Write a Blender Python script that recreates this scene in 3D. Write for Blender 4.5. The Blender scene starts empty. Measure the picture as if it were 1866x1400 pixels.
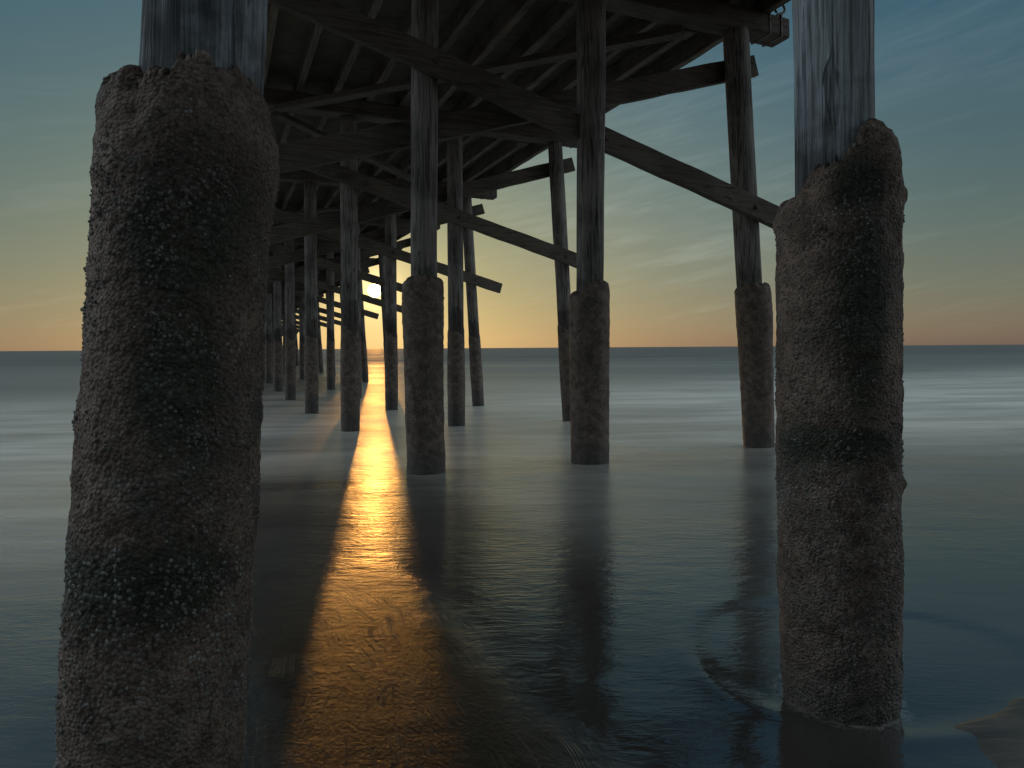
import bpy, bmesh, math, random
import numpy as np
from mathutils import Vector, Matrix

random.seed(7)
rng = np.random.default_rng(11)
R = math.radians
scene = bpy.context.scene
col = scene.collection

# ------------------------------------------------------------------ camera
F_PX, PW, PH = 1244.0, 1866.0, 1400.0        # focal length and size of the photograph in its own pixels
PX, PY = 933.0, 634.0                        # principal point: the horizon in the middle of the picture
CAM_H = 1.65
ROLL = 0.0064
ANG = R(23.25)                                # the pier runs out to sea 23 degrees left of the view
CA, SA = math.cos(ANG), math.sin(ANG)
V0, BAY, NB = 2.35, 6.6, 19                  # first bent, spacing of the bents, number of bents
UC = 4.0                                     # centre line of the pier

cd = bpy.data.cameras.new('camera')
cd.sensor_fit = 'HORIZONTAL'; cd.sensor_width = 36.0; cd.lens = F_PX / PW * 36.0
cd.shift_x = 0.0; cd.shift_y = (PY - PH / 2) / PW
cd.clip_start = 0.05; cd.clip_end = 40000
cam = bpy.data.objects.new('camera', cd); col.objects.link(cam)
Rv = Vector((math.cos(ROLL), 0, -math.sin(ROLL))); Uv = Vector((math.sin(ROLL), 0, math.cos(ROLL))); Fv = Vector((0, 1, 0))
M = Matrix((Rv, Uv, -Fv)).transposed().to_4x4(); M.translation = Vector((0, 0, CAM_H))
cam.matrix_world = M
scene.camera = cam

def ray(px, py):
    return Rv * ((px - PX) / F_PX) + Uv * ((PY - py) / F_PX) + Fv

def at_bent(px, py, v):
    """point of the pier's own frame (u across, v along, z up) that stands in the bent plane v"""
    d = ray(px, py)
    du, dv = d.x * CA + d.y * SA, -d.x * SA + d.y * CA
    t = v / dv
    return du * t, CAM_H + d.z * t, t          # u, z, depth

# ------------------------------------------------------------------ numpy noise
def _hash(ix, iy, iz, seed=0):
    h = (ix.astype(np.int64) * 374761393 + iy.astype(np.int64) * 668265263 + iz.astype(np.int64) * 2147483647 + seed * 974711) & 0xffffffff
    h = ((h ^ (h >> 13)) * 1274126177) & 0xffffffff
    h = ((h ^ (h >> 16)) * 2246822519) & 0xffffffff
    return ((h ^ (h >> 15)) & 0xffffff) / float(0xffffff)

def vnoise(p, seed=0):
    i = np.floor(p).astype(np.int64); f = p - i; f = f * f * (3 - 2 * f)
    out = 0
    for dx in (0, 1):
        for dy in (0, 1):
            for dz in (0, 1):
                w = (f[:, 0] if dx else 1 - f[:, 0]) * (f[:, 1] if dy else 1 - f[:, 1]) * (f[:, 2] if dz else 1 - f[:, 2])
                out = out + w * _hash(i[:, 0] + dx, i[:, 1] + dy, i[:, 2] + dz, seed)
    return out * 2 - 1

def fbm(p, oct=4, seed=0, gain=.5):
    a, s, o = 1.0, 0, 0
    for k in range(oct):
        o = o + a * vnoise(p * (2.03 ** k) + k * 17.3, seed + k); s += a; a *= gain
    return o / s

def worley(p, seed=0):
    i = np.floor(p).astype(np.int64); best = np.full(len(p), 9.0)
    for dx in (-1, 0, 1):
        for dy in (-1, 0, 1):
            for dz in (-1, 0, 1):
                c = i + np.array((dx, dy, dz))
                q = np.stack([c[:, k] + _hash(c[:, 0], c[:, 1], c[:, 2], seed + 31 * k) for k in range(3)], 1)
                best = np.minimum(best, ((q - p) ** 2).sum(1))
    return np.sqrt(best)

# ------------------------------------------------------------------ node helper
class NT:
    def __init__(self, tree):
        self.t = tree; self.n = tree.nodes; self.l = tree.links
    def new(self, typ, inp=None, **kw):
        nd = self.n.new(typ)
        for k, v in kw.items(): setattr(nd, k, v)
        for k, v in (inp or {}).items(): self.set(nd.inputs[k], v)
        return nd
    def set(self, sock, v):
        if isinstance(v, bpy.types.NodeSocket): self.l.new(v, sock)
        else: sock.default_value = v
    def math(self, op, a, b=None, c=None, clamp=False):
        nd = self.n.new('ShaderNodeMath'); nd.operation = op; nd.use_clamp = clamp
        self.set(nd.inputs[0], a)
        if b is not None: self.set(nd.inputs[1], b)
        if c is not None: self.set(nd.inputs[2], c)
        return nd.outputs[0]
    def vmath(self, op, a, b=None):
        nd = self.n.new('ShaderNodeVectorMath'); nd.operation = op
        self.set(nd.inputs[0], a)
        if b is not None: self.set(nd.inputs[1], b)
        return nd.outputs['Value'] if op in ('DOT_PRODUCT', 'LENGTH', 'DISTANCE') else nd.outputs[0]
    def noise(self, vec, scale, detail=4, rough=.55, dist=0.0):
        nd = self.new('ShaderNodeTexNoise', {'Vector': vec, 'Scale': scale, 'Detail': detail, 'Roughness': rough, 'Distortion': dist})
        return nd.outputs['Fac']
    def ramp(self, fac, lo, hi, a=0.0, b=1.0, smooth=True):
        nd = self.n.new('ShaderNodeMapRange'); nd.interpolation_type = 'SMOOTHSTEP' if smooth else 'LINEAR'; nd.clamp = True
        self.set(nd.inputs[0], fac); self.set(nd.inputs[1], lo); self.set(nd.inputs[2], hi); self.set(nd.inputs[3], a); self.set(nd.inputs[4], b)
        return nd.outputs[0]
    def mix(self, fac, a, b, blend='MIX'):
        nd = self.n.new('ShaderNodeMix'); nd.data_type = 'RGBA'; nd.blend_type = blend; nd.clamp_factor = True
        self.set(nd.inputs[0], fac)
        for s, v in ((nd.inputs[6], a), (nd.inputs[7], b)):
            self.set(s, v if isinstance(v, bpy.types.NodeSocket) else (*v, 1.0))
        return nd.outputs[2]
    def mapping(self, vec, scale=(1, 1, 1), loc=(0, 0, 0), rot=(0, 0, 0)):
        nd = self.new('ShaderNodeMapping', {'Vector': vec, 'Scale': scale, 'Location': loc, 'Rotation': rot})
        return nd.outputs[0]
    def bump(self, h, strength, dist, normal=None):
        nd = self.new('ShaderNodeBump', {'Height': h, 'Strength': strength, 'Distance': dist})
        if normal is not None: self.set(nd.inputs['Normal'], normal)
        return nd.outputs[0]

def material(name):
    m = bpy.data.materials.new(name); m.use_nodes = True
    t = NT(m.node_tree); t.n.clear()
    out = t.new('ShaderNodeOutputMaterial'); p = t.new('ShaderNodeBsdfPrincipled')
    t.l.new(p.outputs[0], out.inputs[0])
    return m, t, p

# ------------------------------------------------------------------ sky and sun
SUN_D = ray(683, 530).normalized()
SUN_EL = math.asin(SUN_D.z); SUN_AZ = math.atan2(SUN_D.x, SUN_D.y)      # azimuth from +Y towards +X
SKY_STRENGTH, SUN_STRENGTH, EXPOSURE = 0.10, 0.16, 0.0

world = bpy.data.worlds.new('World'); scene.world = world; world.use_nodes = True
t = NT(world.node_tree); t.n.clear()
wout = t.new('ShaderNodeOutputWorld'); bg = t.new('ShaderNodeBackground', {'Strength': SKY_STRENGTH})
t.l.new(bg.outputs[0], wout.inputs[0])
sky = t.new('ShaderNodeTexSky', sky_type='NISHITA', sun_disc=False, sun_elevation=SUN_EL, sun_rotation=SUN_AZ,
            altitude=0.0, air_density=1.0, dust_density=0.6, ozone_density=2.5)
tc = t.new('ShaderNodeTexCoord').outputs['Generated']
dirv = t.vmath('NORMALIZE', tc)
sep = t.new('ShaderNodeSeparateXYZ', {0: dirv})
# the sky of the day: hazier and flatter than the clear model, warm low down and teal above
sc3 = t.new('ShaderNodeSeparateColor', {0: sky.outputs[0]})
zel = t.math('MINIMUM', t.math('MAXIMUM', sep.outputs[2], 0.0), 0.55)
chan = []
for k, (g_, k0, k1) in enumerate(((.524, -.820, -2.16), (.543, -1.010, -.24), (.344, -1.562, .58))):
    pw = t.math('POWER', t.math('MULTIPLY', sc3.outputs[k], SKY_STRENGTH), g_)
    ex = t.math('EXPONENT', t.math('MULTIPLY_ADD', zel, k1, k0))
    ex = t.math('MULTIPLY', ex, t.math('SUBTRACT', 1.0, t.math('MULTIPLY', t.math('EXPONENT', t.math('MULTIPLY', zel, -24.0)), (.24, .14, -.18)[k])))
    chan.append(t.math('DIVIDE', t.math('MULTIPLY', pw, ex), SKY_STRENGTH))
skyc = t.new('ShaderNodeCombineColor', {0: chan[0], 1: chan[1], 2: chan[2]}).outputs[0]
# added fill light: mottled bright sky out of view on both sides, for the piles
side = t.math('MULTIPLY', t.ramp(sep.outputs[1], .64, .20), t.ramp(sep.outputs[1], -.60, -.08, .13, 1.0))
bn = t.noise(t.mapping(dirv, scale=(1.6, 1.6, 3.4)), 1.5, 6, .6)
fillc = t.mix(t.ramp(bn, .35, .65), (6.0, 7.6, 8.8), (10.5, 11.2, 11.6))
skyc = t.mix(t.math('MULTIPLY', side, t.ramp(sep.outputs[2], -.02, .10)), skyc, fillc)
# thin cirrus: noise on a high flat layer, drawn out along the wind
az = t.math('ARCTAN2', sep.outputs[0], sep.outputs[1]); el = t.math('ARCSINE', sep.outputs[2])
ae = t.new('ShaderNodeCombineXYZ', {0: az, 1: el, 2: 0.0}).outputs[0]
def near_dir(px, py, deg):
    d = ray(px, py).normalized()
    a_, e_ = math.atan2(d.x, d.y), math.asin(d.z)
    q = t.mapping(ae, loc=(-a_, -e_, 0)); q = t.mapping(q, rot=(0, 0, R(-10)), scale=(1 / R(deg[0]), 1 / R(deg[1]), 0))
    return t.ramp(t.vmath('LENGTH', q), 1.0, 0.15)
aer = t.mapping(ae, rot=(0, 0, R(-11)))
w1 = t.noise(t.mapping(aer, scale=(3.2, 30.0, 1), loc=(.3, .8, 0)), 1.0, 8, .62, .8)
w2 = t.noise(t.mapping(aer, scale=(9.0, 80.0, 1), loc=(2.3, .1, 0)), 1.0, 6, .6, .6)
wisp = t.math('ADD', t.math('MULTIPLY', w1, .65), t.math('MULTIPLY', w2, .35))
veil = near_dir(1240, 330, (21, 15))
band = near_dir(1790, 60, (17, 6))
cl = t.math('MULTIPLY', t.ramp(wisp, .40, .66), t.math('MULTIPLY', veil, .50))
cl = t.math('ADD', cl, t.math('MULTIPLY', veil, .26))
cl = t.math('ADD', cl, t.math('MULTIPLY', t.ramp(wisp, .30, .62), t.math('MULTIPLY', band, .40)))
cl = t.math('ADD', cl, t.math('MULTIPLY', t.ramp(wisp, .50, .68), t.ramp(el, .62, .03, 0, .28)))
cl = t.math('MULTIPLY', t.math('MINIMUM', cl, 1.0), t.ramp(sep.outputs[2], -.01, 0.05))
bright = t.new('ShaderNodeHueSaturation', {'Hue': .5, 'Saturation': .72, 'Value': 1.62, 'Fac': 1.0, 'Color': skyc}).outputs[0]
skyc = t.mix(t.math('MULTIPLY', cl, .75), skyc, bright)
# the sun itself and the bright air close round it
dt = t.vmath('DOT_PRODUCT', dirv, tuple(SUN_D))
disc = t.ramp(dt, math.cos(R(0.58)), math.cos(R(0.48)), 0, 1)
aur = t.math('POWER', t.math('MAXIMUM', dt, 0.0), 2600.0)
glow = t.math('ADD', t.math('MULTIPLY', disc, 300.0), t.math('ADD', t.math('MULTIPLY', aur, 8.0), t.math('ADD', t.math('MULTIPLY', t.math('POWER', t.math('MAXIMUM', dt, 0.0), 300.0), 3.5), t.math('MULTIPLY', t.math('POWER', t.math('MAXIMUM', dt, 0.0), 14.0), .75))))
gl = t.new('ShaderNodeVectorMath', operation='SCALE'); gl.inputs[0].default_value = (1.0, .70, .30); t.set(gl.inputs['Scale'], glow)
fin = t.new('ShaderNodeVectorMath', operation='ADD'); t.set(fin.inputs[0], skyc); t.set(fin.inputs[1], gl.outputs[0])
t.set(bg.inputs['Color'], fin.outputs[0])

sl = bpy.data.lights.new('sun', 'SUN'); sl.energy = SUN_STRENGTH; sl.angle = R(0.6); sl.color = (1.0, .42, .08)
so = bpy.data.objects.new('sun', sl); col.objects.link(so)
so.rotation_euler = (-SUN_D).to_track_quat('-Z', 'Y').to_euler(); so.location = SUN_D * 300

vs = scene.view_settings
vs.view_transform = 'Standard'; vs.look = 'None'; vs.gamma = 1.0; vs.use_curve_mapping = False; vs.exposure = EXPOSURE
scene.render.engine = 'CYCLES'
cy = scene.cycles
cy.max_bounces = 7; cy.diffuse_bounces = 4; cy.glossy_bounces = 4; cy.volume_bounces = 0
cy.caustics_reflective = False; cy.caustics_refractive = False
cy.sample_clamp_indirect = 4.0
cy.use_denoising = True

# ------------------------------------------------------------------ materials
def wood(name, axis, dark, light, crack=1.0):
    """weathered timber, grain along axis 0 1 2 of the object"""
    m, t, p = material(name)
    tc = t.new('ShaderNodeTexCoord').outputs['Object']
    oi = t.new('ShaderNodeObjectInfo').outputs['Random']
    off = t.new('ShaderNodeCombineXYZ', {0: t.math('MULTIPLY', oi, 31.0), 1: t.math('MULTIPLY', oi, 17.0), 2: t.math('MULTIPLY', oi, 7.0)}).outputs[0]
    v = t.vmath('ADD', tc, off)
    s = [34.0, 34.0, 34.0]; s[axis] = 1.3
    s2 = [95.0, 95.0, 95.0]; s2[axis] = 2.2
    s3 = [15.0, 15.0, 15.0]; s3[axis] = 2.6
    g1 = t.noise(t.mapping(v, scale=s), 1.0, 5, .6, .35)
    g2 = t.noise(t.mapping(v, scale=s2), 1.0, 3, .6, .2)
    big = t.noise(v, 1.3, 3, .55)
    knot = t.noise(t.mapping(v, scale=s3), 1.0, 2, .5, .8)
    cr = t.ramp(g1, .38, .50)
    cr2 = t.ramp(knot, .28, .37)
    tone = t.math('ADD', t.math('MULTIPLY', g2, .55), t.math('MULTIPLY', big, .6))
    c = t.mix(t.ramp(tone, .38, .78), dark, light)
    c = t.mix(t.ramp(big, .52, .72, 0, .55), c, tuple(.45 * x + .55 * y for x, y in zip(dark, (.10, .055, .03))))
    c = t.mix(t.math('MULTIPLY', t.math('SUBTRACT', 1.0, cr), .85 * crack), c, (.012, .010, .009))
    c = t.mix(t.math('MULTIPLY', t.math('SUBTRACT', 1.0, cr2), .75 * crack), c, (.010, .008, .007))
    if axis == 2:                                            # damp, weed-dark wood just over the growth
        zz_ = t.new('ShaderNodeSeparateXYZ', {0: tc}).outputs[2]
        dk = t.ramp(t.math('ADD', zz_, t.math('MULTIPLY', t.math('SUBTRACT', t.noise(v, 5.0, 5, .65), .5), 1.3)), 2.85, 2.40)
        c = t.mix(t.math('MULTIPLY', dk, .7), c, (.030, .026, .022))
    p.inputs['Roughness'].default_value = .82
    p.inputs['Specular IOR Level'].default_value = .25
    t.set(p.inputs['Base Color'], c)
    h = t.math('ADD', t.math('MULTIPLY', g1, 1.0), t.math('MULTIPLY', g2, .45))
    h = t.math('ADD', h, t.math('MULTIPLY', cr2, .8))
    t.set(p.inputs['Normal'], t.bump(h, .9, .02))
    return m

M_POST = wood('weathered_pile_wood', 2, (.085, .078, .070), (.32, .30, .28), .8)
M_POST_PALE = wood('bleached_pile_wood', 2, (.14, .16, .18), (.48, .56, .61), .7)
M_CROSS = wood('weathered_cross_timber', 0, (.075, .064, .052), (.17, .15, .125), .45)
M_LONG = wood('weathered_long_timber', 1, (.07, .058, .048), (.22, .19, .16), .4)

def crust_material():
    m, t, p = material('barnacle_and_mussel_crust')
    tc = t.new('ShaderNodeTexCoord').outputs['Object']
    oi = t.new('ShaderNodeObjectInfo').outputs['Random']
    off = t.new('ShaderNodeCombineXYZ', {0: t.math('MULTIPLY', oi, 13.0), 1: t.math('MULTIPLY', oi, 23.0), 2: 0.0}).outputs[0]
    v = t.vmath('ADD', tc, off)
    z = t.new('ShaderNodeSeparateXYZ', {0: tc}).outputs[2]
    big = t.noise(v, 2.3, 4, .55, .3)
    mid = t.noise(v, 9.0, 5, .65)
    fine = t.noise(v, 60.0, 4, .7)
    vo = t.new('ShaderNodeTexVoronoi', {'Vector': v, 'Scale': 88.0, 'Randomness': 1.0}, feature='F1')
    vd, vc = vo.outputs['Distance'], vo.outputs['Color']
    vcs = t.new('ShaderNodeSeparateColor', {0: vc}).outputs[0]
    c = t.mix(t.ramp(t.math('ADD', t.math('MULTIPLY', mid, .6), t.math('MULTIPLY', fine, .4)), .36, .66), (.078, .054, .041), (.25, .19, .152))             # brown grey dried mud and shell
    green = t.math('MULTIPLY', t.ramp(big, .50, .60), t.ramp(t.noise(v, 5.0, 4, .6), .40, .62))
    c = t.mix(t.math('MULTIPLY', green, .55), c, (.050, .066, .055))
    mus = t.new('ShaderNodeAttribute', attribute_name='mussel').outputs['Fac']
    mus = t.ramp(t.math('ADD', mus, t.math('ADD', t.math('MULTIPLY', t.math('SUBTRACT', mid, .5), 1.5), t.math('MULTIPLY', t.math('SUBTRACT', big, .5), 1.6))),   .25, .95)
    mcol = t.mix(t.ramp(vcs, .5, .95), (.020, .027, .017), (.050, .064, .044))
    c = t.mix(t.math('MULTIPLY', mus, .9), c, mcol)                    # green black mussels
    red = t.ramp(t.noise(t.vmath('ADD', v, (5.3, 1.1, 2.2)), 3.1, 4, .6), .56, .68)
    c = t.mix(t.math('MULTIPLY', red, .35), c, (.11, .062, .056))                      # red brown weed film
    shell = t.math('MULTIPLY', t.ramp(vcs, .70, .95), t.ramp(vd, .62, .30))
    patch = t.ramp(t.noise(t.vmath('ADD', v, (1.3, 7.1, 4.2)), 3.4, 4, .6), .46, .66)
    band = t.math('MULTIPLY', t.ramp(z, .55, .8), t.ramp(z, 1.28, 1.05))
    patch = t.math('MAXIMUM', t.math('MULTIPLY', patch, .8), t.math('MULTIPLY', band, t.ramp(mid, .38, .6)))
    c = t.mix(t.math('MULTIPLY', t.math('MULTIPLY', shell, patch), .75), c, (.34, .37, .37))                     # pale barnacle shells
    c = t.mix(t.ramp(vd, .50, .95, 0, .7), c, (.016, .014, .013))
    c = t.mix(t.ramp(z, .42, .05, 0, .55), c, (.030, .036, .038))                       # sea-wet foot of the pile
    t.set(p.inputs['Base Color'], c)
    t.set(p.inputs['Roughness'], t.ramp(z, .9, .1, .72, .42))
    p.inputs['Specular IOR Level'].default_value = .35
    h = t.math('ADD', t.math('MULTIPLY', t.math('SUBTRACT', 1.0, vd), 1.0), t.math('MULTIPLY', fine, .9))
    h = t.math('ADD', h, t.math('MULTIPLY', mid, 1.2))
    t.set(p.inputs['Normal'], t.bump(h, 1.0, .007))
    return m
M_CRUST = crust_material()

def shell():
    m, t, p = material('barnacle_shell')
    tc = t.new('ShaderNodeTexCoord').outputs['Object']
    n = t.noise(tc, 7.0, 4, .6); n2 = t.noise(tc, 90.0, 2, .6)
    c = t.mix(t.ramp(n, .35, .65), (.055, .046, .038), (.14, .128, .112))
    c = t.mix(t.ramp(n2, .50, .72), c, (.26, .26, .245))
    t.set(p.inputs['Base Color'], c); p.inputs['Roughness'].default_value = .7
    return m
M_SHELL = shell()

def metal():
    m, t, p = material('rusty_galvanised_metal')
    tc = t.new('ShaderNodeTexCoord').outputs['Object']
    n = t.noise(tc, 14.0, 5, .65)
    t.set(p.inputs['Base Color'], t.mix(t.ramp(n, .4, .62), (.16, .16, .16), (.085, .042, .025)))
    p.inputs['Metallic'].default_value = .5; p.inputs['Roughness'].default_value = .65
    t.set(p.inputs['Normal'], t.bump(n, .5, .005))
    return m
M_METAL = metal()

# ------------------------------------------------------------------ mesh helpers
def link(name, me, mat, parent=None, loc=(0, 0, 0), smooth=True):
    me.materials.clear(); me.materials.append(mat)
    if smooth: me.shade_smooth()
    o = bpy.data.objects.new(name, me); col.objects.link(o)
    o.parent = parent; o.location = loc
    return o

def grid_mesh(name, P, closed=False, cap=None):
    """P: rows x cols x 3"""
    nr, nc = P.shape[:2]
    V = P.reshape(-1, 3)
    r = np.arange(nr - 1)[:, None]; c = np.arange(nc if closed else nc - 1)[None, :]
    c2 = (c + 1) % nc
    Fq = np.stack([r * nc + c, r * nc + c2, (r + 1) * nc + c2, (r + 1) * nc + c], -1).reshape(-1, 4)
    me = bpy.data.meshes.new(name)
    faces = Fq.tolist()
    if cap: faces += [list(range(nc))[::-1], [(nr - 1) * nc + k for k in range(nc)]]
    me.from_pydata(V.tolist(), [], faces); me.update()
    return me

class MB:
    def __init__(self): self.bm = bmesh.new()
    def box(self, c, size, rot=None, bevel=.012, seg=1):
        r = bmesh.ops.create_cube(self.bm, size=1.0)
        vs_ = r['verts']
        for v in vs_: v.co = Vector((v.co.x * size[0], v.co.y * size[1], v.co.z * size[2]))
        if bevel:
            es = list({e for v in vs_ for e in v.link_edges})
            rb = bmesh.ops.bevel(self.bm, geom=es, offset=bevel, segments=seg, affect='EDGES', profile=.5)
            vs_ = list({v for f in rb['faces'] for v in f.verts} | {v for v in vs_ if v.is_valid})
        for v in vs_:
            q = v.co.copy()
            if rot is not None: q = rot @ q
            v.co = q + Vector(c)
        return vs_
    def mesh(self, name):
        me = bpy.data.meshes.new(name); self.bm.to_mesh(me); self.bm.free(); return me

def plank_mesh(name, p0, p1, deep, thick, thick_axis, seed, seg=24, wob=.006):
    """a sawn timber from p0 to p1 with worn, slightly wavy edges; thick_axis is the direction of its thickness"""
    p0, p1 = np.array(p0, float), np.array(p1, float)
    d = p1 - p0; L = np.linalg.norm(d); d /= L
    ta = np.array(thick_axis, float); ta -= d * ta.dot(d); ta /= np.linalg.norm(ta)
    da = np.cross(d, ta)
    b = .10 * min(deep, thick)
    hd, ht = deep / 2, thick / 2
    prof = []
    for sx, sy in ((1, 1), (-1, 1), (-1, -1), (1, -1)):
        pts = [(sx * hd, sy * (ht - b)), (sx * (hd - .3 * b), sy * (ht - .3 * b)), (sx * (hd - b), sy * ht)]
        prof += pts if sx * sy > 0 else pts[::-1]
    prof = np.array(prof)
    ts = np.linspace(0, 1, seg + 1)
    P = np.zeros((seg + 1, len(prof), 3))
    for i, tt in enumerate(ts):
        q = np.stack([prof[:, 0] * 3 + seed * 7.1, prof[:, 1] * 3 + seed * 3.3, np.full(len(prof), tt * L * 1.7 + seed)], 1)
        w = fbm(q, 3, seed) * wob * 2
        w2 = fbm(q * np.array((4, 4, 1.0)) + 9, 2, seed + 5) * wob
        sc = 1 + (w + w2)[:, None] / max(hd, ht)
        P[i] = p0 + d * (tt * L) + da * (prof[:, 0] * sc[:, 0])[:, None] + ta * (prof[:, 1] * sc[:, 0])[:, None]
    return grid_mesh(name, P, True, True)

def tube_mesh(name, pts, rad, n=10):
    pts = [Vector(q) for q in pts]
    P = np.zeros((len(pts), n, 3))
    up = Vector((0.03, .05, 1)).normalized()
    for i, q in enumerate(pts):
        d = (pts[min(i + 1, len(pts) - 1)] - pts[max(i - 1, 0)]).normalized()
        a = d.cross(up)
        if a.length < .1: a = d.cross(Vector((1, 0, 0)))
        a.normalize(); b = d.cross(a)
        for k in range(n):
            w = 2 * math.pi * k / n
            P[i, k] = q + a * (math.cos(w) * rad) + b * (math.sin(w) * rad)
    return grid_mesh(name, P, True, True)

# ------------------------------------------------------------------ the pier
pier = bpy.data.objects.new('pier', None); col.objects.link(pier)
pier.location = (UC * CA + 0 * -SA, UC * SA, 0); pier.rotation_euler = (0, 0, ANG)
pier['label'] = 'long timber pier on barnacled wooden piles wading out into the sea towards the low sun'
pier['category'] = 'pier'
def L(u, v, z=0.0): return (u - UC, v, z)       # pier frame -> local to the pier's empty

def round_post(name, cen, rad, zs, nth, seed, rough=.006, flute=.006):
    """cen(z) -> (u, v) offsets, rad(z): a weathered log with drying grooves, about the origin"""
    th = np.linspace(0, 2 * np.pi, nth, endpoint=False)
    Z, T = np.meshgrid(zs, th, indexing='ij')
    cu = np.array([cen(z)[0] for z in zs])[:, None]; cv = np.array([cen(z)[1] for z in zs])[:, None]
    r = np.array([rad(z) for z in zs])[:, None] * np.ones_like(T)
    q = np.stack([np.cos(T).ravel() * 1.0 + seed, np.sin(T).ravel() * 1.0, Z.ravel() * .5], 1)
    lump = fbm(q * 1.2, 3, seed).reshape(T.shape)
    q2 = np.stack([np.cos(T).ravel() * 7 + seed, np.sin(T).ravel() * 7, Z.ravel() * .55], 1)
    fl = fbm(q2, 3, seed + 3).reshape(T.shape)
    r = r + lump * rough * 1.5 + np.minimum(fl, .12) * flute * 2
    P = np.stack([cu + r * np.cos(T), cv + r * np.sin(T), Z], -1)
    return grid_mesh(name, P, True, True)

def crust_mesh(name, cen, rad, zb, top, rin, psi0, nz, nth, seed, amp=.012, cell=30.0, lip=.09, lumps=(), patches=()):
    """shell of barnacles round a pile. top: [(angle, z)...] its ragged upper rim, angles counted from the side psi0;
    lumps: (angle, z, size, out) swellings"""
    th = np.linspace(0, 2 * np.pi, nth, endpoint=False)
    a = np.degrees(th) - psi0
    a = (a + 180) % 360 - 180
    ang = np.array([x for x, _ in top]); zz = np.array([y for _, y in top])
    zt = np.interp(a, np.concatenate((ang - 360, ang, ang + 360)), np.concatenate((zz, zz, zz)))
    ker = np.ones(max(3, nth // 40)); ker /= ker.sum(); k2 = len(ker)
    zt = np.convolve(np.concatenate((zt[-k2:], zt, zt[:k2])), ker, 'same')[k2:-k2]
    q = np.stack([np.cos(th) * 3 + seed, np.sin(th) * 3, np.zeros(nth)], 1)
    zt = zt + fbm(q * 2.2, 5, seed, .6) * .05 + fbm(q * 7.0, 3, seed + 2) * .045
    ncap = max(6, nz // 14)
    s = np.linspace(0, 1, nz - ncap, endpoint=False)
    Z = zb + s[:, None] * (zt - lip - zb)[None, :]
    shr = np.zeros_like(Z)
    ph = np.linspace(0, np.pi / 2, ncap)
    Zc = (zt - lip)[None, :] + lip * np.sin(ph)[:, None]
    Z = np.vstack((Z, Zc)); shr = np.vstack((shr, (1 - np.cos(ph))[:, None] * np.ones((1, nth))))
    T = np.ones((nz, 1)) * th[None, :]
    zs = np.linspace(zb - .2, zt.max() + .2, 80)
    cu = np.interp(Z, zs, [cen(z)[0] for z in zs]); cv = np.interp(Z, zs, [cen(z)[1] for z in zs])
    r = np.interp(Z, zs, [rad(z) for z in zs])
    X0, Y0 = r * np.cos(T), r * np.sin(T)
    q = np.stack([X0.ravel(), Y0.ravel(), Z.ravel()], 1) + seed * 3.7
    big = fbm(q * 3.2, 3, seed).reshape(T.shape)
    med = fbm(q * 15.0, 4, seed + 4, .6).reshape(T.shape)
    disp = big * amp * .6 + med * amp * .95
    if cell:
        w = worley(q * cell, seed).reshape(T.shape)
        w2 = worley(q * cell * 2.3 + 5, seed + 1).reshape(T.shape)
        dens = np.clip(.65 + fbm(q * 4.5 + 3, 3, seed + 9).reshape(T.shape) * 1.3, .15, 1.2)
        disp += dens * ((.55 - np.minimum(w, 1)) * amp * .42 + (.5 - np.minimum(w2, 1)) * amp * .40)
    for la, lz, ls, lo in lumps:
        da = (np.degrees(T) - psi0 - la + 180) % 360 - 180
        d2 = (np.radians(da) * r) ** 2 + (Z - lz) ** 2
        disp += lo * np.exp(-d2 / (ls * ls))
    r = r + disp
    r = r * (1 - shr) + shr * rin
    P = np.stack([cu + r * np.cos(T), cv + r * np.sin(T), Z], -1)
    me = grid_mesh(name, P, True, False)
    pa = np.zeros_like(T)
    for pp, pz, rp, rz in patches:                          # where mussels have taken over from barnacles
        da = (np.degrees(T) - psi0 - pp + 180) % 360 - 180
        pa = np.maximum(pa, np.clip(1.5 - np.sqrt((da / rp) ** 2 + ((Z - pz) / rz) ** 2), 0, 1))
    me.attributes.new('mussel', 'FLOAT', 'POINT').data.foreach_set('value', pa.ravel().astype(np.float32))
    return me

def from_photo(v, rows, base_z=0.0):
    """(row, left, right) silhouette in photo pixels -> centre and radius by height of an upright body in the bent plane v"""
    out = []
    for y, xl, xr in rows:
        m = (xl + xr) / 2
        u, z, dep = at_bent(m, y, v)
        ca = math.cos(math.atan((m - PX) / F_PX))
        out.append((z, u, (xr - xl) / 2 * dep / F_PX * ca))
    out.sort()
    return np.array(out)

def interp_fn(tab, k): return lambda z: float(np.interp(z, tab[:, 0], tab[:, k]))

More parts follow.
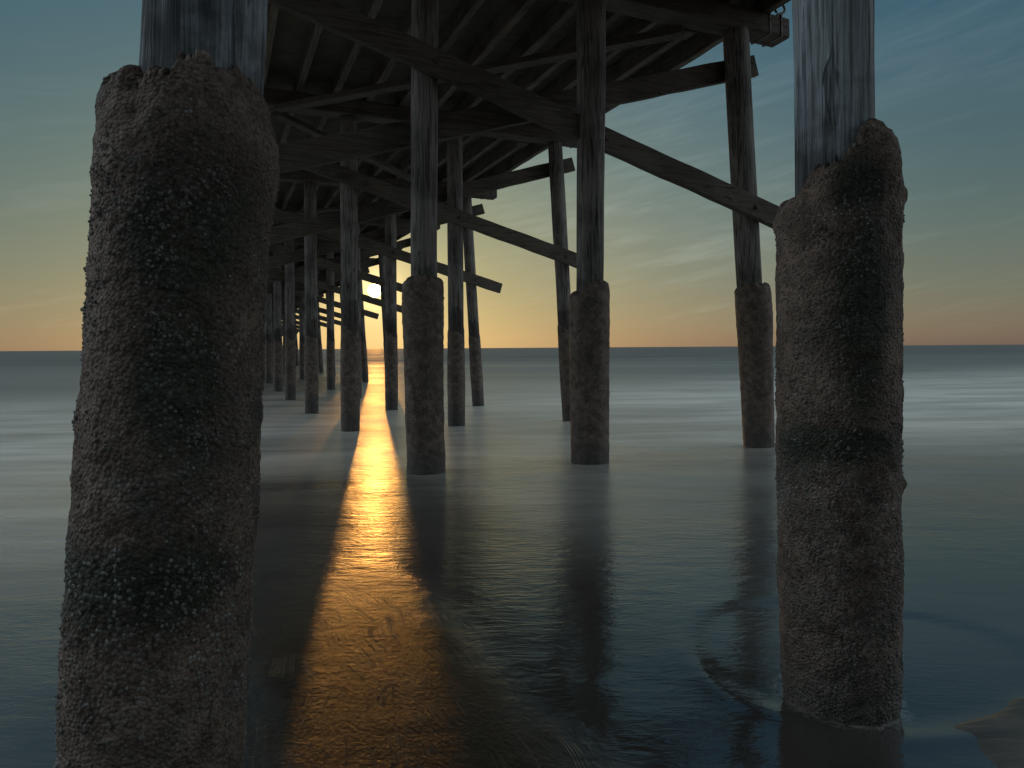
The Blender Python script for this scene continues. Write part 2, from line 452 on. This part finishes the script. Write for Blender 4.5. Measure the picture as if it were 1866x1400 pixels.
Z_TOP = 6.90
def barnacle_mesh(src, n, seed, zlo, zhi):
    """small open cones sitting in clusters on a crust mesh"""
    nv = len(src.vertices)
    co = np.empty(nv * 3); src.vertices.foreach_get('co', co); co = co.reshape(-1, 3)
    no = np.empty(nv * 3); src.vertices.foreach_get('normal', no); no = no.reshape(-1, 3)
    w = np.clip(fbm(co * 3.3 + 4, 4, seed) * 2.2 + fbm(co * 13.0, 3, seed + 2) * 1.4 + .12, 0, 1) ** 1.3
    w = w * np.clip((zhi - co[:, 2]) / .15, .06, 1) * (co[:, 2] > zlo)
    g = np.random.default_rng(seed)
    pick = g.choice(nv, n, replace=False, p=w / w.sum())
    V, F = [], []
    for k in pick:
        nrm = no[k] + g.normal(0, .18, 3); nrm /= np.linalg.norm(nrm)
        a = np.cross(nrm, (.3, .2, .9)); a /= np.linalg.norm(a); b = np.cross(nrm, a)
        r = g.uniform(.0035, .0065) * (1.6 if g.random() < .08 else 1.0); hgt = r * g.uniform(.6, 1.0)
        base = len(V); ph = g.uniform(0, 6)
        for rr, hh in ((1.0, -.25), (.50, 1.0), (.36, .95), (.22, .35)):
            for q in range(7):
                w_ = ph + q * 2 * math.pi / 7
                V.append(co[k] + (a * math.cos(w_) + b * math.sin(w_)) * r * rr * (1 + .12 * math.sin(3 * w_ + k)) + nrm * hgt * hh)
        for lv in range(3):
            for q in range(7):
                q2 = (q + 1) % 7
                F.append((base + lv * 7 + q, base + lv * 7 + q2, base + lv * 7 + 7 + q2, base + lv * 7 + 7 + q))
        F.append(tuple(base + 21 + q for q in range(7)))
    me = bpy.data.meshes.new('barnacles'); me.from_pydata([tuple(x) for x in V], [], F); me.update()
    return me
FEET = []
def photo_pile(v, bare, crust, top_rim, zfoot, nz, nth, seed, u_top, cell, label=None, crust_label=None, amp=.012, lip=.09, lumps=(), bz=(60, 64), patches=()):
    tb = from_photo(v, bare); tc = from_photo(v, crust)
    ub = float(tc[0, 1])                                     # foot of the pile
    zf = float(tb[0, 0])
    du = (tc[-1, 1] - tc[0, 1]) / (tc[-1, 0] - tc[0, 0])
    # bare post: photo rows, carried up to the cap and down through the crust
    uz = np.array(sorted([(-1.2, tc[0, 1] - du * (tc[0, 0] + 1.2))] + [(z, u) for z, u, r in tb] + [(Z_TOP, u_top if u_top is not None else tb[-1, 1] + (tb[-1, 1] - tb[0, 1]) / (tb[-1, 0] - tb[0, 0]) * (Z_TOP - tb[-1, 0]))] + [(tc[0, 0], tc[0, 1])]))
    rz = tb[:, (0, 2)]
    base = L(ub, v, 0)
    FEET.append((ub * CA - v * SA, ub * SA + v * CA, float(np.interp(0, tc[:, 0], tc[:, 2]))))
    cen = lambda z: (float(np.interp(z, uz[:, 0], uz[:, 1])) - ub, 0.0)
    rad = lambda z: float(np.interp(z, rz[:, 0], rz[:, 1]))
    me = round_post('pile', cen, rad, np.linspace(-1.2, Z_TOP, bz[0]), bz[1], seed)
    p = link('pile', me, M_POST_PALE if v < 3 else M_POST, pier, base)
    if label: p['label'] = label
    psi0 = math.degrees(math.atan2(-v, -ub))                # the side that faces the beach end of the pier
    ccen = lambda z: (float(np.interp(z, tc[:, 0], tc[:, 1])) - ub, 0.0)
    crad = interp_fn(tc, 2)
    cm = crust_mesh('barnacle_crust', ccen, crad, zfoot, top_rim, rad(2.4) * .9, psi0, nz, nth, seed, amp, cell, lip, lumps, patches)
    c = link('barnacle_crust', cm, M_CRUST, p)
    if crust_label: c['label'] = crust_label
    if nz > 300:
        bo = link('barnacles', barnacle_mesh(cm, 5200, seed + 40, -.1, 2.3), M_SHELL, p)
        bo['kind'] = 'stuff'
    return p

v0 = V0
# nearest pile, leaning out to the left, thick with growth
photo_pile(v0, [(0, 265, 491), (60, 262, 489), (130, 258, 485)],
           [(140, 206, 486), (220, 190, 502), (290, 184, 511), (360, 180, 508), (450, 174, 496), (560, 166, 488), (640, 160, 486), (760, 150, 484),
            (850, 142, 481), (950, 134, 477), (1050, 126, 470), (1150, 122, 465), (1250, 115, 461), (1320, 111, 456), (1400, 110, 451), (1600, 100, 430)],
           [(-180, 2.4), (-100, 2.46), (-75, 2.455), (-50, 2.455), (-42, 2.41), (-34, 2.44), (-14, 2.48), (9, 2.50), (34, 2.49), (58, 2.47), (75, 2.45), (100, 2.42)],
           -.35, 420, 420, 3, None, 52.0, 'nearest pile, leaning out to the left', 'thick green black crust with a domed top', .011, .035,
           lumps=((62, 2.22, .12, .016), (-60, 2.25, .16, .012), (-40, 2.38, .035, -.018), (-38, 2.30, .035, -.018), (-37, 2.22, .03, -.012)), bz=(140, 160), patches=((0, 2.0, 48, .32), (0, 1.62, 38, .30), (-20, .98, 60, .14)))
# second pile of the nearest bent
photo_pile(v0, [(0, 1443, 1590), (120, 1446, 1590), (240, 1447, 1592), (330, 1447, 1592)],
           [(225, 1440, 1622), (300, 1432, 1632), (360, 1420, 1641), (400, 1410, 1640), (500, 1409, 1642), (600, 1410, 1641), (750, 1411, 1640), (850, 1412, 1637), (1000, 1414, 1641),
            (1050, 1415, 1643), (1100, 1416, 1640), (1200, 1419, 1639), (1280, 1424, 1634), (1330, 1424, 1634)],
           [(-180, 2.36), (-120, 2.30), (-75, 2.35), (-52, 2.35), (-38, 2.38), (-24, 2.45), (-3, 2.50), (10, 2.52), (22, 2.60), (34, 2.665), (52, 2.66), (66, 2.59), (78, 2.52), (90, 2.44), (110, 2.4)],
           -.35, 420, 360, 5, 2.70, 52.0, 'near pile with blue grey bare wood above its crust', 'ragged grey brown crust rising highest on its right side', .012, .035,
           lumps=((-8, 2.42, .10, .035), (58, 2.50, .11, .030), (25, 2.30, .10, -.020), (92, 1.02, .03, .02), (92, 2.34, .05, .018), (-88, 2.25, .06, .015)), bz=(120, 120), patches=((22, 1.75, 28, .55), (0, 1.22, 70, .10), (20, 2.35, 30, .14)))
v1 = V0 + BAY
photo_pile(v1, [(0, 750, 799), (250, 749, 798), (450, 748, 796)],
           [(510, 733, 809), (560, 732, 809), (650, 736, 808), (750, 738, 809), (800, 740, 810), (830, 741, 812), (870, 741, 812)],
           [(-180, 2.58), (-100, 2.56), (-70, 2.58), (-30, 2.62), (0, 2.64), (40, 2.63), (75, 2.60), (110, 2.56)],
           -.5, 150, 120, 8, 2.66, 17.0, 'pile with round shouldered crust right of the sun', None, .010, .10)
photo_pile(v1 - .28, [(0, 1050, 1104), (250, 1051, 1102), (500, 1050, 1100)],
           [(535, 1037, 1111), (600, 1037, 1111), (680, 1038, 1110), (760, 1039, 1110), (850, 1040, 1110)],
           [(-180, 2.50), (-100, 2.45), (-60, 2.43), (-35, 2.45), (-10, 2.56), (40, 2.62), (70, 2.59), (110, 2.52)],
           -.5, 150, 120, 9, 5.24, 17.0, 'straight pile crossed by the long diagonal brace', None, .010, .08)
photo_pile(v1, [(75, 1318, 1365), (250, 1327, 1374), (500, 1341, 1388)],
           [(525, 1337, 1405), (570, 1340, 1408), (640, 1345, 1409), (730, 1350, 1410), (815, 1354, 1412)],
           [(-180, 2.65), (-100, 2.62), (-70, 2.62), (-40, 2.68), (0, 2.70), (60, 2.69), (90, 2.63)],
           -.5, 150, 110, 10, None, 17.0, 'slanting outer pile below the cap end with the hook', None, .010, .09)

# the piles further out: a few kinds, copied along the pier
def plain_pile(kind, seed):
    lean = {'upright': 0.0, 'right': .056, 'left': -.056}[kind]
    cen = lambda z: (lean * (Z_TOP - z) - lean * Z_TOP, 0.0)
    rad = lambda z: .186 + .012 * max(0, (3.0 - z) / 4.0)
    p = link('pile', round_post('pile', cen, rad, np.linspace(-2.4, Z_TOP, 50), 40, seed, .008, .005), M_POST, pier)
    c = link('barnacle_crust', crust_mesh('barnacle_crust', cen, lambda z:   .207 + .006 * math.sin(z * 2.0), -2.4,
             [(-180, 2.1 + .1 * (seed % 3)), (-60, 2.0), (20, 2.25), (90, 2.05)], .17, 0, 60, 48, seed, .008, 14.0, .10), M_CRUST, p)
    return p
proto = {k: [plain_pile(k, 20 + 3 * i + j) for j in range(2)] for i, k in enumerate(('upright', 'right', 'left'))}
used = set()
def place(kind, j, u, v, rz=0.0):
    src = proto[kind][j % 2]
    if src.name not in used:
        used.add(src.name); o = src
    else:
        o = src.copy(); col.objects.link(o); o.parent = pier
        for ch in list(src.children):
            c = ch.copy(); col.objects.link(c); c.parent = o
    o.location = L(u, v, 0); o.rotation_euler = (0, 0, rz)
    return o
place('left', 0, .1 - .386, v1)                 # outer left pile of the second bent, behind the nearest pile
for b in [-2, -1] + list(range(2, NB)):
    v = V0 + BAY * b
    j = random.uniform
    place('left', b, -.30 + j(-.06, .06), v)
    place('upright', b, 2.68 + j(-.05, .05), v, j(-.1, .1))
    place('upright', b + 1, 5.25 + j(-.05, .05), v, j(-.1, .1))
    place('right', b, 8.22 + j(-.04, .08), v)

# caps: one heavy beam on each bent, strapped at its end
CAP0, CAP1 = 6.86, 7.21
cap_src = None
for b in range(-2, NB):
    v = V0 + BAY * b
    if cap_src is None:
        me = plank_mesh('cap_beam', (-1.05 - UC, 0, 0), (8.90 - UC, 0, 0), CAP1 - CAP0, .42, (0, 1, 0), 4, 40, .008)
        o = cap_src = link('cap_beam', me, M_CROSS, pier, smooth=False)
        for su in (8.47, 8.72):
            mb = MB(); mb.box((0, 0, 0), (.035, .445, CAP1 - CAP0 + .024), bevel=.004)
            link('strap', mb.mesh('strap'), M_METAL, o, (su - UC, 0, 0), smooth=False)
    else:
        o = cap_src.copy(); col.objects.link(o)
        for ch in list(cap_src.children):
            c = ch.copy(); col.objects.link(c); c.parent = o
        o.parent = pier
    o.location = (0, v, (CAP0 + CAP1) / 2)

# diagonal braces, one on each face of a bent, bolted to the piles
zb_hi, zb_lo = 6.33, 3.66
src_a = src_b = None
def bolts(parent, pts, dv):
    for q in pts:
        bm = bmesh.new()
        bmesh.ops.create_cone(bm, cap_ends=True, segments=8, radius1=.052, radius2=.034, depth=.06)
        bmesh.ops.rotate(bm, verts=bm.verts, matrix=Matrix.Rotation(R(90), 3, 'X'))
        me = bpy.data.meshes.new('bolt'); bm.to_mesh(me); bm.free()
        link('bolt', me, M_METAL, parent, (q[0], dv, q[1]), smooth=False)
for b in range(1, NB):
    v = V0 + BAY * b
    for side in (0, 1):
        src = (src_a, src_b)[side]
        if src is None:
            za, zb = (zb_hi, zb_lo) if side == 0 else (zb_lo + .03, zb_hi + .17)
            ua, ue = -.55, (9.0 if side == 0 else 8.55)
            dv = -.25 if side == 0 else .25
            me = plank_mesh('brace', (ua - UC, 0, za), (ue - UC, 0, zb), .345, .12, (0, 1, 0), 6 + side, 60, .008)
            o = link('brace', me, M_CROSS, pier, smooth=False)
            o.location = (0, v + dv, 0)
            f = lambda u: za + (zb - za) * (u - ua) / (ue - ua)
            bolts(o, [(u - UC, f(u)) for u in (2.66, 5.24, 8.06)], -.07 if side == 0 else .07)
            if side == 0: src_a = o
            else: src_b = o
        else:
            o = src.copy(); col.objects.link(o); o.parent = pier
            o.location = (0, v + (-.25 if side == 0 else .25), random.uniform(-.06, .06))
            for ch in list(src.children):
                c = ch.copy(); col.objects.link(c); c.parent = o

# flat wind braces under the deck, bay by bay
for b in range(1, NB - 1):
    v = V0 + BAY * b
    ends = ((7.0, 1.2) if b % 2 else (1.2, 7.0))
    if b in (1, 2):
        me = plank_mesh('wind_brace', (ends[0] - UC, .18, 0), (ends[1] - UC, BAY - .18, 0), .24, .12, (0, 0, 1), 12 + b, 40, .008)
        o = link('wind_brace', me, M_CROSS, pier, smooth=False)
    else:
        o = bpy.data.objects.new('wind_brace', bpy.data.meshes['wind_brace' if b % 2 else 'wind_brace.001']); col.objects.link(o); o.parent = pier
    o.location = (0, v, CAP0 - .063)

# stringers and deck boards
V_A, V_B = -14.0, V0 + BAY * (NB - 1) + .8
S0, S1 = CAP1 - .01, CAP1 + .36
for k in range(13):
    u = 8.42 - .755 * k
    if k < 4:
        me = plank_mesh('stringer', (0, V_A, 0), (0, V_B, 0), S1 - S0, .14, (1, 0, 0), 30 + k, 260, .010)
    o = link('stringer', me, M_LONG, pier, (u - UC, 0, (S0 + S1) / 2), smooth=False) if k < 4 else bpy.data.objects.new('stringer', bpy.data.meshes['stringer' + ('.%03d' % (k % 4) if k % 4 else '')])
    if k >= 4:
        col.objects.link(o); o.parent = pier; o.location = (u - UC, 0, (S0 + S1) / 2)
mb = MB()
vv = V_A; k = 0
while vv < V_B:
    w = random.uniform(.24, .30)
    e = random.uniform(-.05, .05)
    mb.box((4.05 - UC + e, vv + w / 2, S1 + .045 + random.uniform(-.003, .003)), (9.75, w + .004, .10), bevel=.006)
    vv += w; k += 1
link('deck', mb.mesh('deck'), M_CROSS, pier, smooth=False)
# short blocking between the stringers over each cap, at the open edge
blk = None
for b in range(0, NB):
    v = V0 + BAY * b
    if blk is None:
        mb = MB(); mb.box((0, 0, 0), (.30, .30, .16), bevel=.012)
        o = blk = link('block', mb.mesh('block'), M_CROSS, pier, smooth=False)
    else:
        o = blk.copy(); col.objects.link(o); o.parent = pier
    o.location = (7.15 - UC, v + .36, CAP0 + .06)
# the hook on the end of the second bent's cap, and a small pipe bracket two bents on
pts = []
for i in range(22):
    w = R(-60 + 300 * i / 21)
    pts.append((8.86 - UC + .10 * math.cos(w), v1 - .05 + .03 * i / 21, CAP1 + .22 + .085 * math.sin(w)))
pts = [(8.74 - UC, v1 - .05, CAP1 - .02), (8.75 - UC, v1 - .05, CAP1 + .05), (8.80 - UC, v1 - .05, CAP1 + .10)] + pts
link('hook', tube_mesh('hook', pts, .020), M_METAL, pier)
v3 = V0 + 3 * BAY
link('pipe_bracket', tube_mesh('pipe_bracket', [(8.5 - UC, v3 - .24, CAP1 + .03), (9.14 - UC, v3 - .24, CAP1 + .0), (9.16 - UC, v3 - .24, CAP1 + .06), (9.17 - UC, v3 - .24, CAP1 + .30)], .022, 8), M_METAL, pier)

# ------------------------------------------------------------------ sand and sea
def pier_uv(X, Y): return X * CA + Y * SA, -X * SA + Y * CA
PU, PV = 2.69, V0                     # the second near pile stands in a scour pool
PXW, PYW = PU * CA - PV * SA, PU * SA + PV * CA

def sea_level(X, Y):
    u, v = pier_uv(X, Y)
    # the swash lies on a sloping beach, then a level sea
    return -.40 * np.clip((v - 8.0) / 15.0, 0, 1) ** 1.0

def swell(X, Y):
    h = np.zeros_like(X)
    d = Y + .12 * X
    w = np.stack([X * .012, Y * .02, np.zeros_like(X)], -1).reshape(-1, 3)
    warp = fbm(w, 3, 41).reshape(X.shape)
    dd = d + warp * 9
    far = np.clip((Y - 34) / 40, 0, 1)
    fade = np.clip(900 / np.maximum(Y, 1), 0, 1)
    s = np.sin(dd * 2 * np.pi / 31.0)
    amp = .6 + .6 * fbm(w * 1.7 + 5, 2, 44).reshape(X.shape)
    h += far * fade * .50 * amp * (np.maximum(s, -.3) ** 2 * np.sign(s) + .25 * np.sin(dd * 2 * np.pi / 13.0 + 2))
    near = np.clip((Y - 8) / 10, 0, 1) * np.clip((70 - Y) / 40, 0, 1)
    q = np.stack([X * .10, (Y + .2 * X) * .33, np.zeros_like(X)], -1).reshape(-1, 3)
    h += near * .07 * fbm(q, 3, 47).reshape(X.shape)
    q = np.stack([X * .35, (Y + .25 * X) * 1.1, np.zeros_like(X)], -1).reshape(-1, 3)
    h += np.clip((Y - 4) / 6, 0, 1) * np.clip((40 - Y) / 25, 0, 1) * .016 * fbm(q, 3, 51).reshape(X.shape)
    return h

def shore_grid(nx=420):
    ys = list(np.arange(-14, 1, .5)) + list(np.arange(1, 6, .021))
    d = .021
    while ys[-1] < 16000:
        d *= 1.026; ys.append(ys[-1] + d)
    ys = np.array(ys)
    tt = np.linspace(-1, 1, nx); tt = np.sign(tt) * (0.45 * np.abs(tt) + .55 * np.abs(tt) ** 3)
    Y = ys[:, None] * np.ones((1, nx)); X = tt[None, :] * (7 + 1.35 * np.abs(ys - 1))[:, None]
    return X, Y

def sst(x, a, b):
    t_ = np.clip((x - a) / (b - a), 0, 1); return t_ * t_ * (3 - 2 * t_)

POOL = (1.75, 3.72, .83)                # scour pool round the second near pile
def pool_ring(X, Y):
    dx, dy = X - POOL[0], Y - POOL[1]
    a = np.arctan2(dy, dx)
    q = np.stack([np.cos(a).ravel() * 1.3, np.sin(a).ravel() * 1.3, np.zeros(a.size)], 1)
    return np.hypot(dx, dy) / (POOL[2] * (1 + .34 * sst(np.cos(a), .70, 1.0) + .09 * fbm(q, 3, 66).reshape(a.shape)))

def sand_relief(X, Y):
    """height of the sand: a finger of it stands out of the film of water at the near edge of the pool"""
    q = np.stack([X * 2.2, Y * 3.0, np.zeros_like(X)], -1).reshape(-1, 3)
    n = fbm(q, 4, 61).reshape(X.shape)
    rr = pool_ring(X, Y)
    bar = sst(rr, .78, .96) * sst(X, 1.52, 2.05) * sst(Y, 3.5, 3.15)
    return -.05 + bar * (.064 + .006 * n)

X, Y = shore_grid(320)
Zs = -.05 - .035 * np.clip(Y - 6, 0, 60) - .02 * np.clip(Y - 66, 0, 400)
Zs = np.where(Y < 2, -.05 + .03 * np.clip(2 - Y, 0, 20), Zs)
m_s, t, p = material('wet_sand')
pos = t.new('ShaderNodeNewGeometry').outputs['Position']
n1 = t.noise(pos, 2.2, 5, .6); n2 = t.noise(pos, 240.0, 2, .6); n3 = t.noise(t.mapping(pos, scale=(3.0, 14.0, 1), rot=(0, 0, R(-28))), 1.0, 5, .6, .4)
c = t.mix(t.ramp(n1, .35, .65), (.085, .074, .062), (.14, .122, .10))
c = t.mix(t.ramp(n3, .45, .7, 0, .5), c, (.19, .165, .135))
t.set(p.inputs['Base Color'], c)
t.set(p.inputs['Roughness'], t.ramp(n1, .3, .7, .22, .38))
p.inputs['IOR'].default_value = 1.40
t.set(p.inputs['Normal'], t.bump(t.math('ADD', t.math('MULTIPLY', n3, 1.0), t.math('MULTIPLY', n2, .10)), .5, .02))
WET_SAND = m_s
# fine patch near the camera, coarse sheet beyond: one mesh
S = Zs.copy()
sr = sand_relief(X, Y)
S = np.where((Y < 5.5) & (Y > -1), sr, S)
sand = link('sand', grid_mesh('sand', np.stack([X, Y, S], -1)), WET_SAND)
sand['kind'] = 'structure'; sand['label'] = 'dark wet sand of the beach at the edge of the sea'

m_w, t, p = material('sea_water')
geo = t.new('ShaderNodeNewGeometry'); pos = geo.outputs['Position']
sp = t.new('ShaderNodeSeparateXYZ', {0: pos})
vv_ = t.math('ADD', t.math('MULTIPLY', sp.outputs[0], -SA), t.math('MULTIPLY', sp.outputs[1], CA))   # distance out to sea
uu_ = t.math('ADD', t.math('MULTIPLY', sp.outputs[0], CA), t.math('MULTIPLY', sp.outputs[1], SA))
# long soft streaks of foam and backwash, parallel to the shore
st = t.mapping(pos, scale=(.13, .55, 1), rot=(0, 0, R(6)))
s1 = t.noise(st, 1.0, 6, .62, .5)
s2 = t.noise(t.mapping(pos, scale=(.5, 3.4, 1), rot=(0, 0, R(9))), 1.0, 5, .6, .5)
milk = t.math('MULTIPLY', t.ramp(s1, .28, .72, .42, 1.0), t.ramp(vv_, 3.6, 10.0, .04, .88))
milk = t.math('MULTIPLY', milk, t.ramp(vv_, 46.0, 15.0, .06, 1.0))
milk = t.math('MULTIPLY', milk, t.ramp(s2, .25, .70, .7, 1.0))
fo_n = t.noise(pos, 26.0, 5, .7)
ring = None
for fx, fy, fr in FEET:
    dd_ = t.vmath('LENGTH', t.vmath('SUBTRACT', t.new('ShaderNodeCombineXYZ', {0: sp.outputs[0], 1: sp.outputs[1], 2: 0.0}).outputs[0], (fx, fy, 0)))
    k_ = t.ramp(t.math('SUBTRACT', dd_, t.math('MULTIPLY', t.math('SUBTRACT', fo_n, .5), fr * .5)), fr * 1.30, fr * 1.02)
    ring = k_ if ring is None else t.math('MAXIMUM', ring, k_)
ring = t.math('MULTIPLY', ring, t.ramp(fo_n, .38, .60))
milk = t.math('MAXIMUM', milk, t.math('MULTIPLY', ring, .45))
water_col = t.mix(milk, (.068, .069, .064), (.78, .765, .67))
uv = t.new('ShaderNodeCombineXYZ', {0: uu_, 1: vv_, 2: 0.0}).outputs[0]
edge = t.noise(uv, 1.6, 4, .6)
ue_ = t.math('ADD', uu_, t.math('MULTIPLY', t.math('SUBTRACT', edge, .5), .6))
ve_ = t.math('ADD', vv_, t.math('MULTIPLY', t.math('SUBTRACT', edge, .5), 1.6))
trail = t.math('MULTIPLY', t.ramp(ve_, 6.3, 3.5), t.math('MULTIPLY', t.ramp(ue_, -.1, .3), t.ramp(ue_, 1.5, 1.1)))
rough = t.math('ADD', t.ramp(vv_, 3.2, 6.5, .04, .23), t.ramp(vv_, 7.0, 16.0, 0.0, .13))
far_ = t.ramp(vv_, 45.0, 120.0)
rough = t.math('ADD', rough, t.math('MULTIPLY', far_, .12))
rough = t.math('ADD', rough, t.math('MULTIPLY', trail, .12))
rough = t.math('ADD', rough, t.math('MULTIPLY', t.ramp(s1, .35, .65), .05))
t.set(p.inputs['IOR'], t.math('SUBTRACT', t.math('SUBTRACT', 2.0, t.math('MULTIPLY', far_, .66)), t.math('MULTIPLY', trail, .66)))
t.set(p.inputs['Roughness'], rough)
# ripples: swash threads running up the beach near the camera, chop further out
fl1 = t.noise(t.mapping(pos, scale=(5.0, 16.0, 1), rot=(0, 0, R(22))), 1.0, 4, .6, .9)
fl2 = t.noise(t.mapping(pos, scale=(16.0, 44.0, 1), rot=(0, 0, R(16))), 1.0, 3, .6, .7)
fl3 = t.noise(t.mapping(pos, scale=(1.2, 4.6, 1), rot=(0, 0, R(14))), 1.0, 4, .6, .6)
ch = t.noise(t.mapping(pos, scale=(.25, 1.2, 1), rot=(0, 0, R(5))), 1.0, 5, .6, .4)
h = t.math('ADD', t.math('MULTIPLY', fl1, .0055), t.math('MULTIPLY', fl2, .0016))
h = t.math('ADD', h, t.math('MULTIPLY', fl3, .007))
rp = t.noise(t.mapping(pos, scale=(2.2, 8.5, 1), rot=(0, 0, R(8))), 1.0, 4, .6, .5)
h = t.math('ADD', h, t.math('MULTIPLY', rp, t.ramp(vv_, 5.0, 9.0, 0.0, .020)))
h = t.math('MULTIPLY', h, t.ramp(vv_, 2.2, 5.5, .30, 1.0))
# fine threads left by water draining down the beach
wrp = t.noise(uv, .55, 2, .5)
uvw = t.vmath('ADD', uv, t.new('ShaderNodeCombineXYZ', {0: t.math('MULTIPLY', wrp, .7), 1: 0.0, 2: 0.0}).outputs[0])
rg = t.noise(t.mapping(uvw, scale=(15.0, .28, 1)), 1.0, 3, .55, .0)
thin = t.ramp(t.noise(uv, 3.1, 4, .6), .46, .62)
rid = t.ramp(t.math('ABSOLUTE', t.math('SUBTRACT', rg, .5)), .0, .022, 1.0, 0.0)
rid = t.math('MULTIPLY', rid, thin)
gr = t.noise(t.mapping(uv, scale=(60.0, 26.0, 1)), 1.0, 4, .75)
flow = t.noise(t.mapping(uvw, scale=(5.0, 1.6, 1)), 1.0, 5, .65, .6)
t.set(p.inputs['Specular IOR Level'], t.math('SUBTRACT', .5, t.math('MULTIPLY', trail, .24)))
water_col = t.mix(t.math('MULTIPLY', trail, .95), water_col, t.mix(t.math('MAXIMUM', rid, t.ramp(flow, .45, .75, 0, .6)), (.012, .0095, .007), (.050, .038, .027)))
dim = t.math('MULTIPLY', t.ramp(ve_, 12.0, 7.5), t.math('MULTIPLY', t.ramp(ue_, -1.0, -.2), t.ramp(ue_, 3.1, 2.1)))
water_col = t.mix(t.math('MULTIPLY', t.math('MULTIPLY', dim, t.math('SUBTRACT', 1.0, trail)), .75), water_col, (.020, .016, .013))   # drained sand just under the water, painted darker for the pier's shade
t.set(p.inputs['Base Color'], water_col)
drain = t.math('ADD', t.math('MULTIPLY', rid, .0030), t.math('ADD', t.math('MULTIPLY', gr, .0062), t.math('MULTIPLY', flow, .013)))
h = t.math('ADD', h, t.math('MULTIPLY', drain, trail))
h = t.math('ADD', h, t.math('MULTIPLY', t.math('MULTIPLY', ch, .12), far_))
t.set(p.inputs['Normal'], t.bump(h, 1.0, 1.0))
WATER = m_w
Xw, Yw = shore_grid()
rr = pool_ring(Xw, Yw)
near = sst(Yw, 6, 4.5)
Zw = sea_level(Xw, Yw) + swell(Xw, Yw)
Zw += near * (.007 * np.exp(-((rr - 1.03) / .08) ** 2) * sst(Yw, 4.1, 3.3) - .008 * sst(rr, 1.0, .8))     # the lip of backwash round the pool
q = np.stack([Xw * 3.2, Yw * 4.5, np.zeros_like(Xw)], -1).reshape(-1, 3)
Zw += .0025 * fbm(q, 3, 71).reshape(Xw.shape) * sst(Yw, 9, 5) * sst(rr, .9, 1.2)
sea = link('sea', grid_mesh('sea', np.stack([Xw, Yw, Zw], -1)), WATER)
sea['kind'] = 'structure'; sea['label'] = 'smooth long exposure sea with soft swell and thin backwash over the sand'
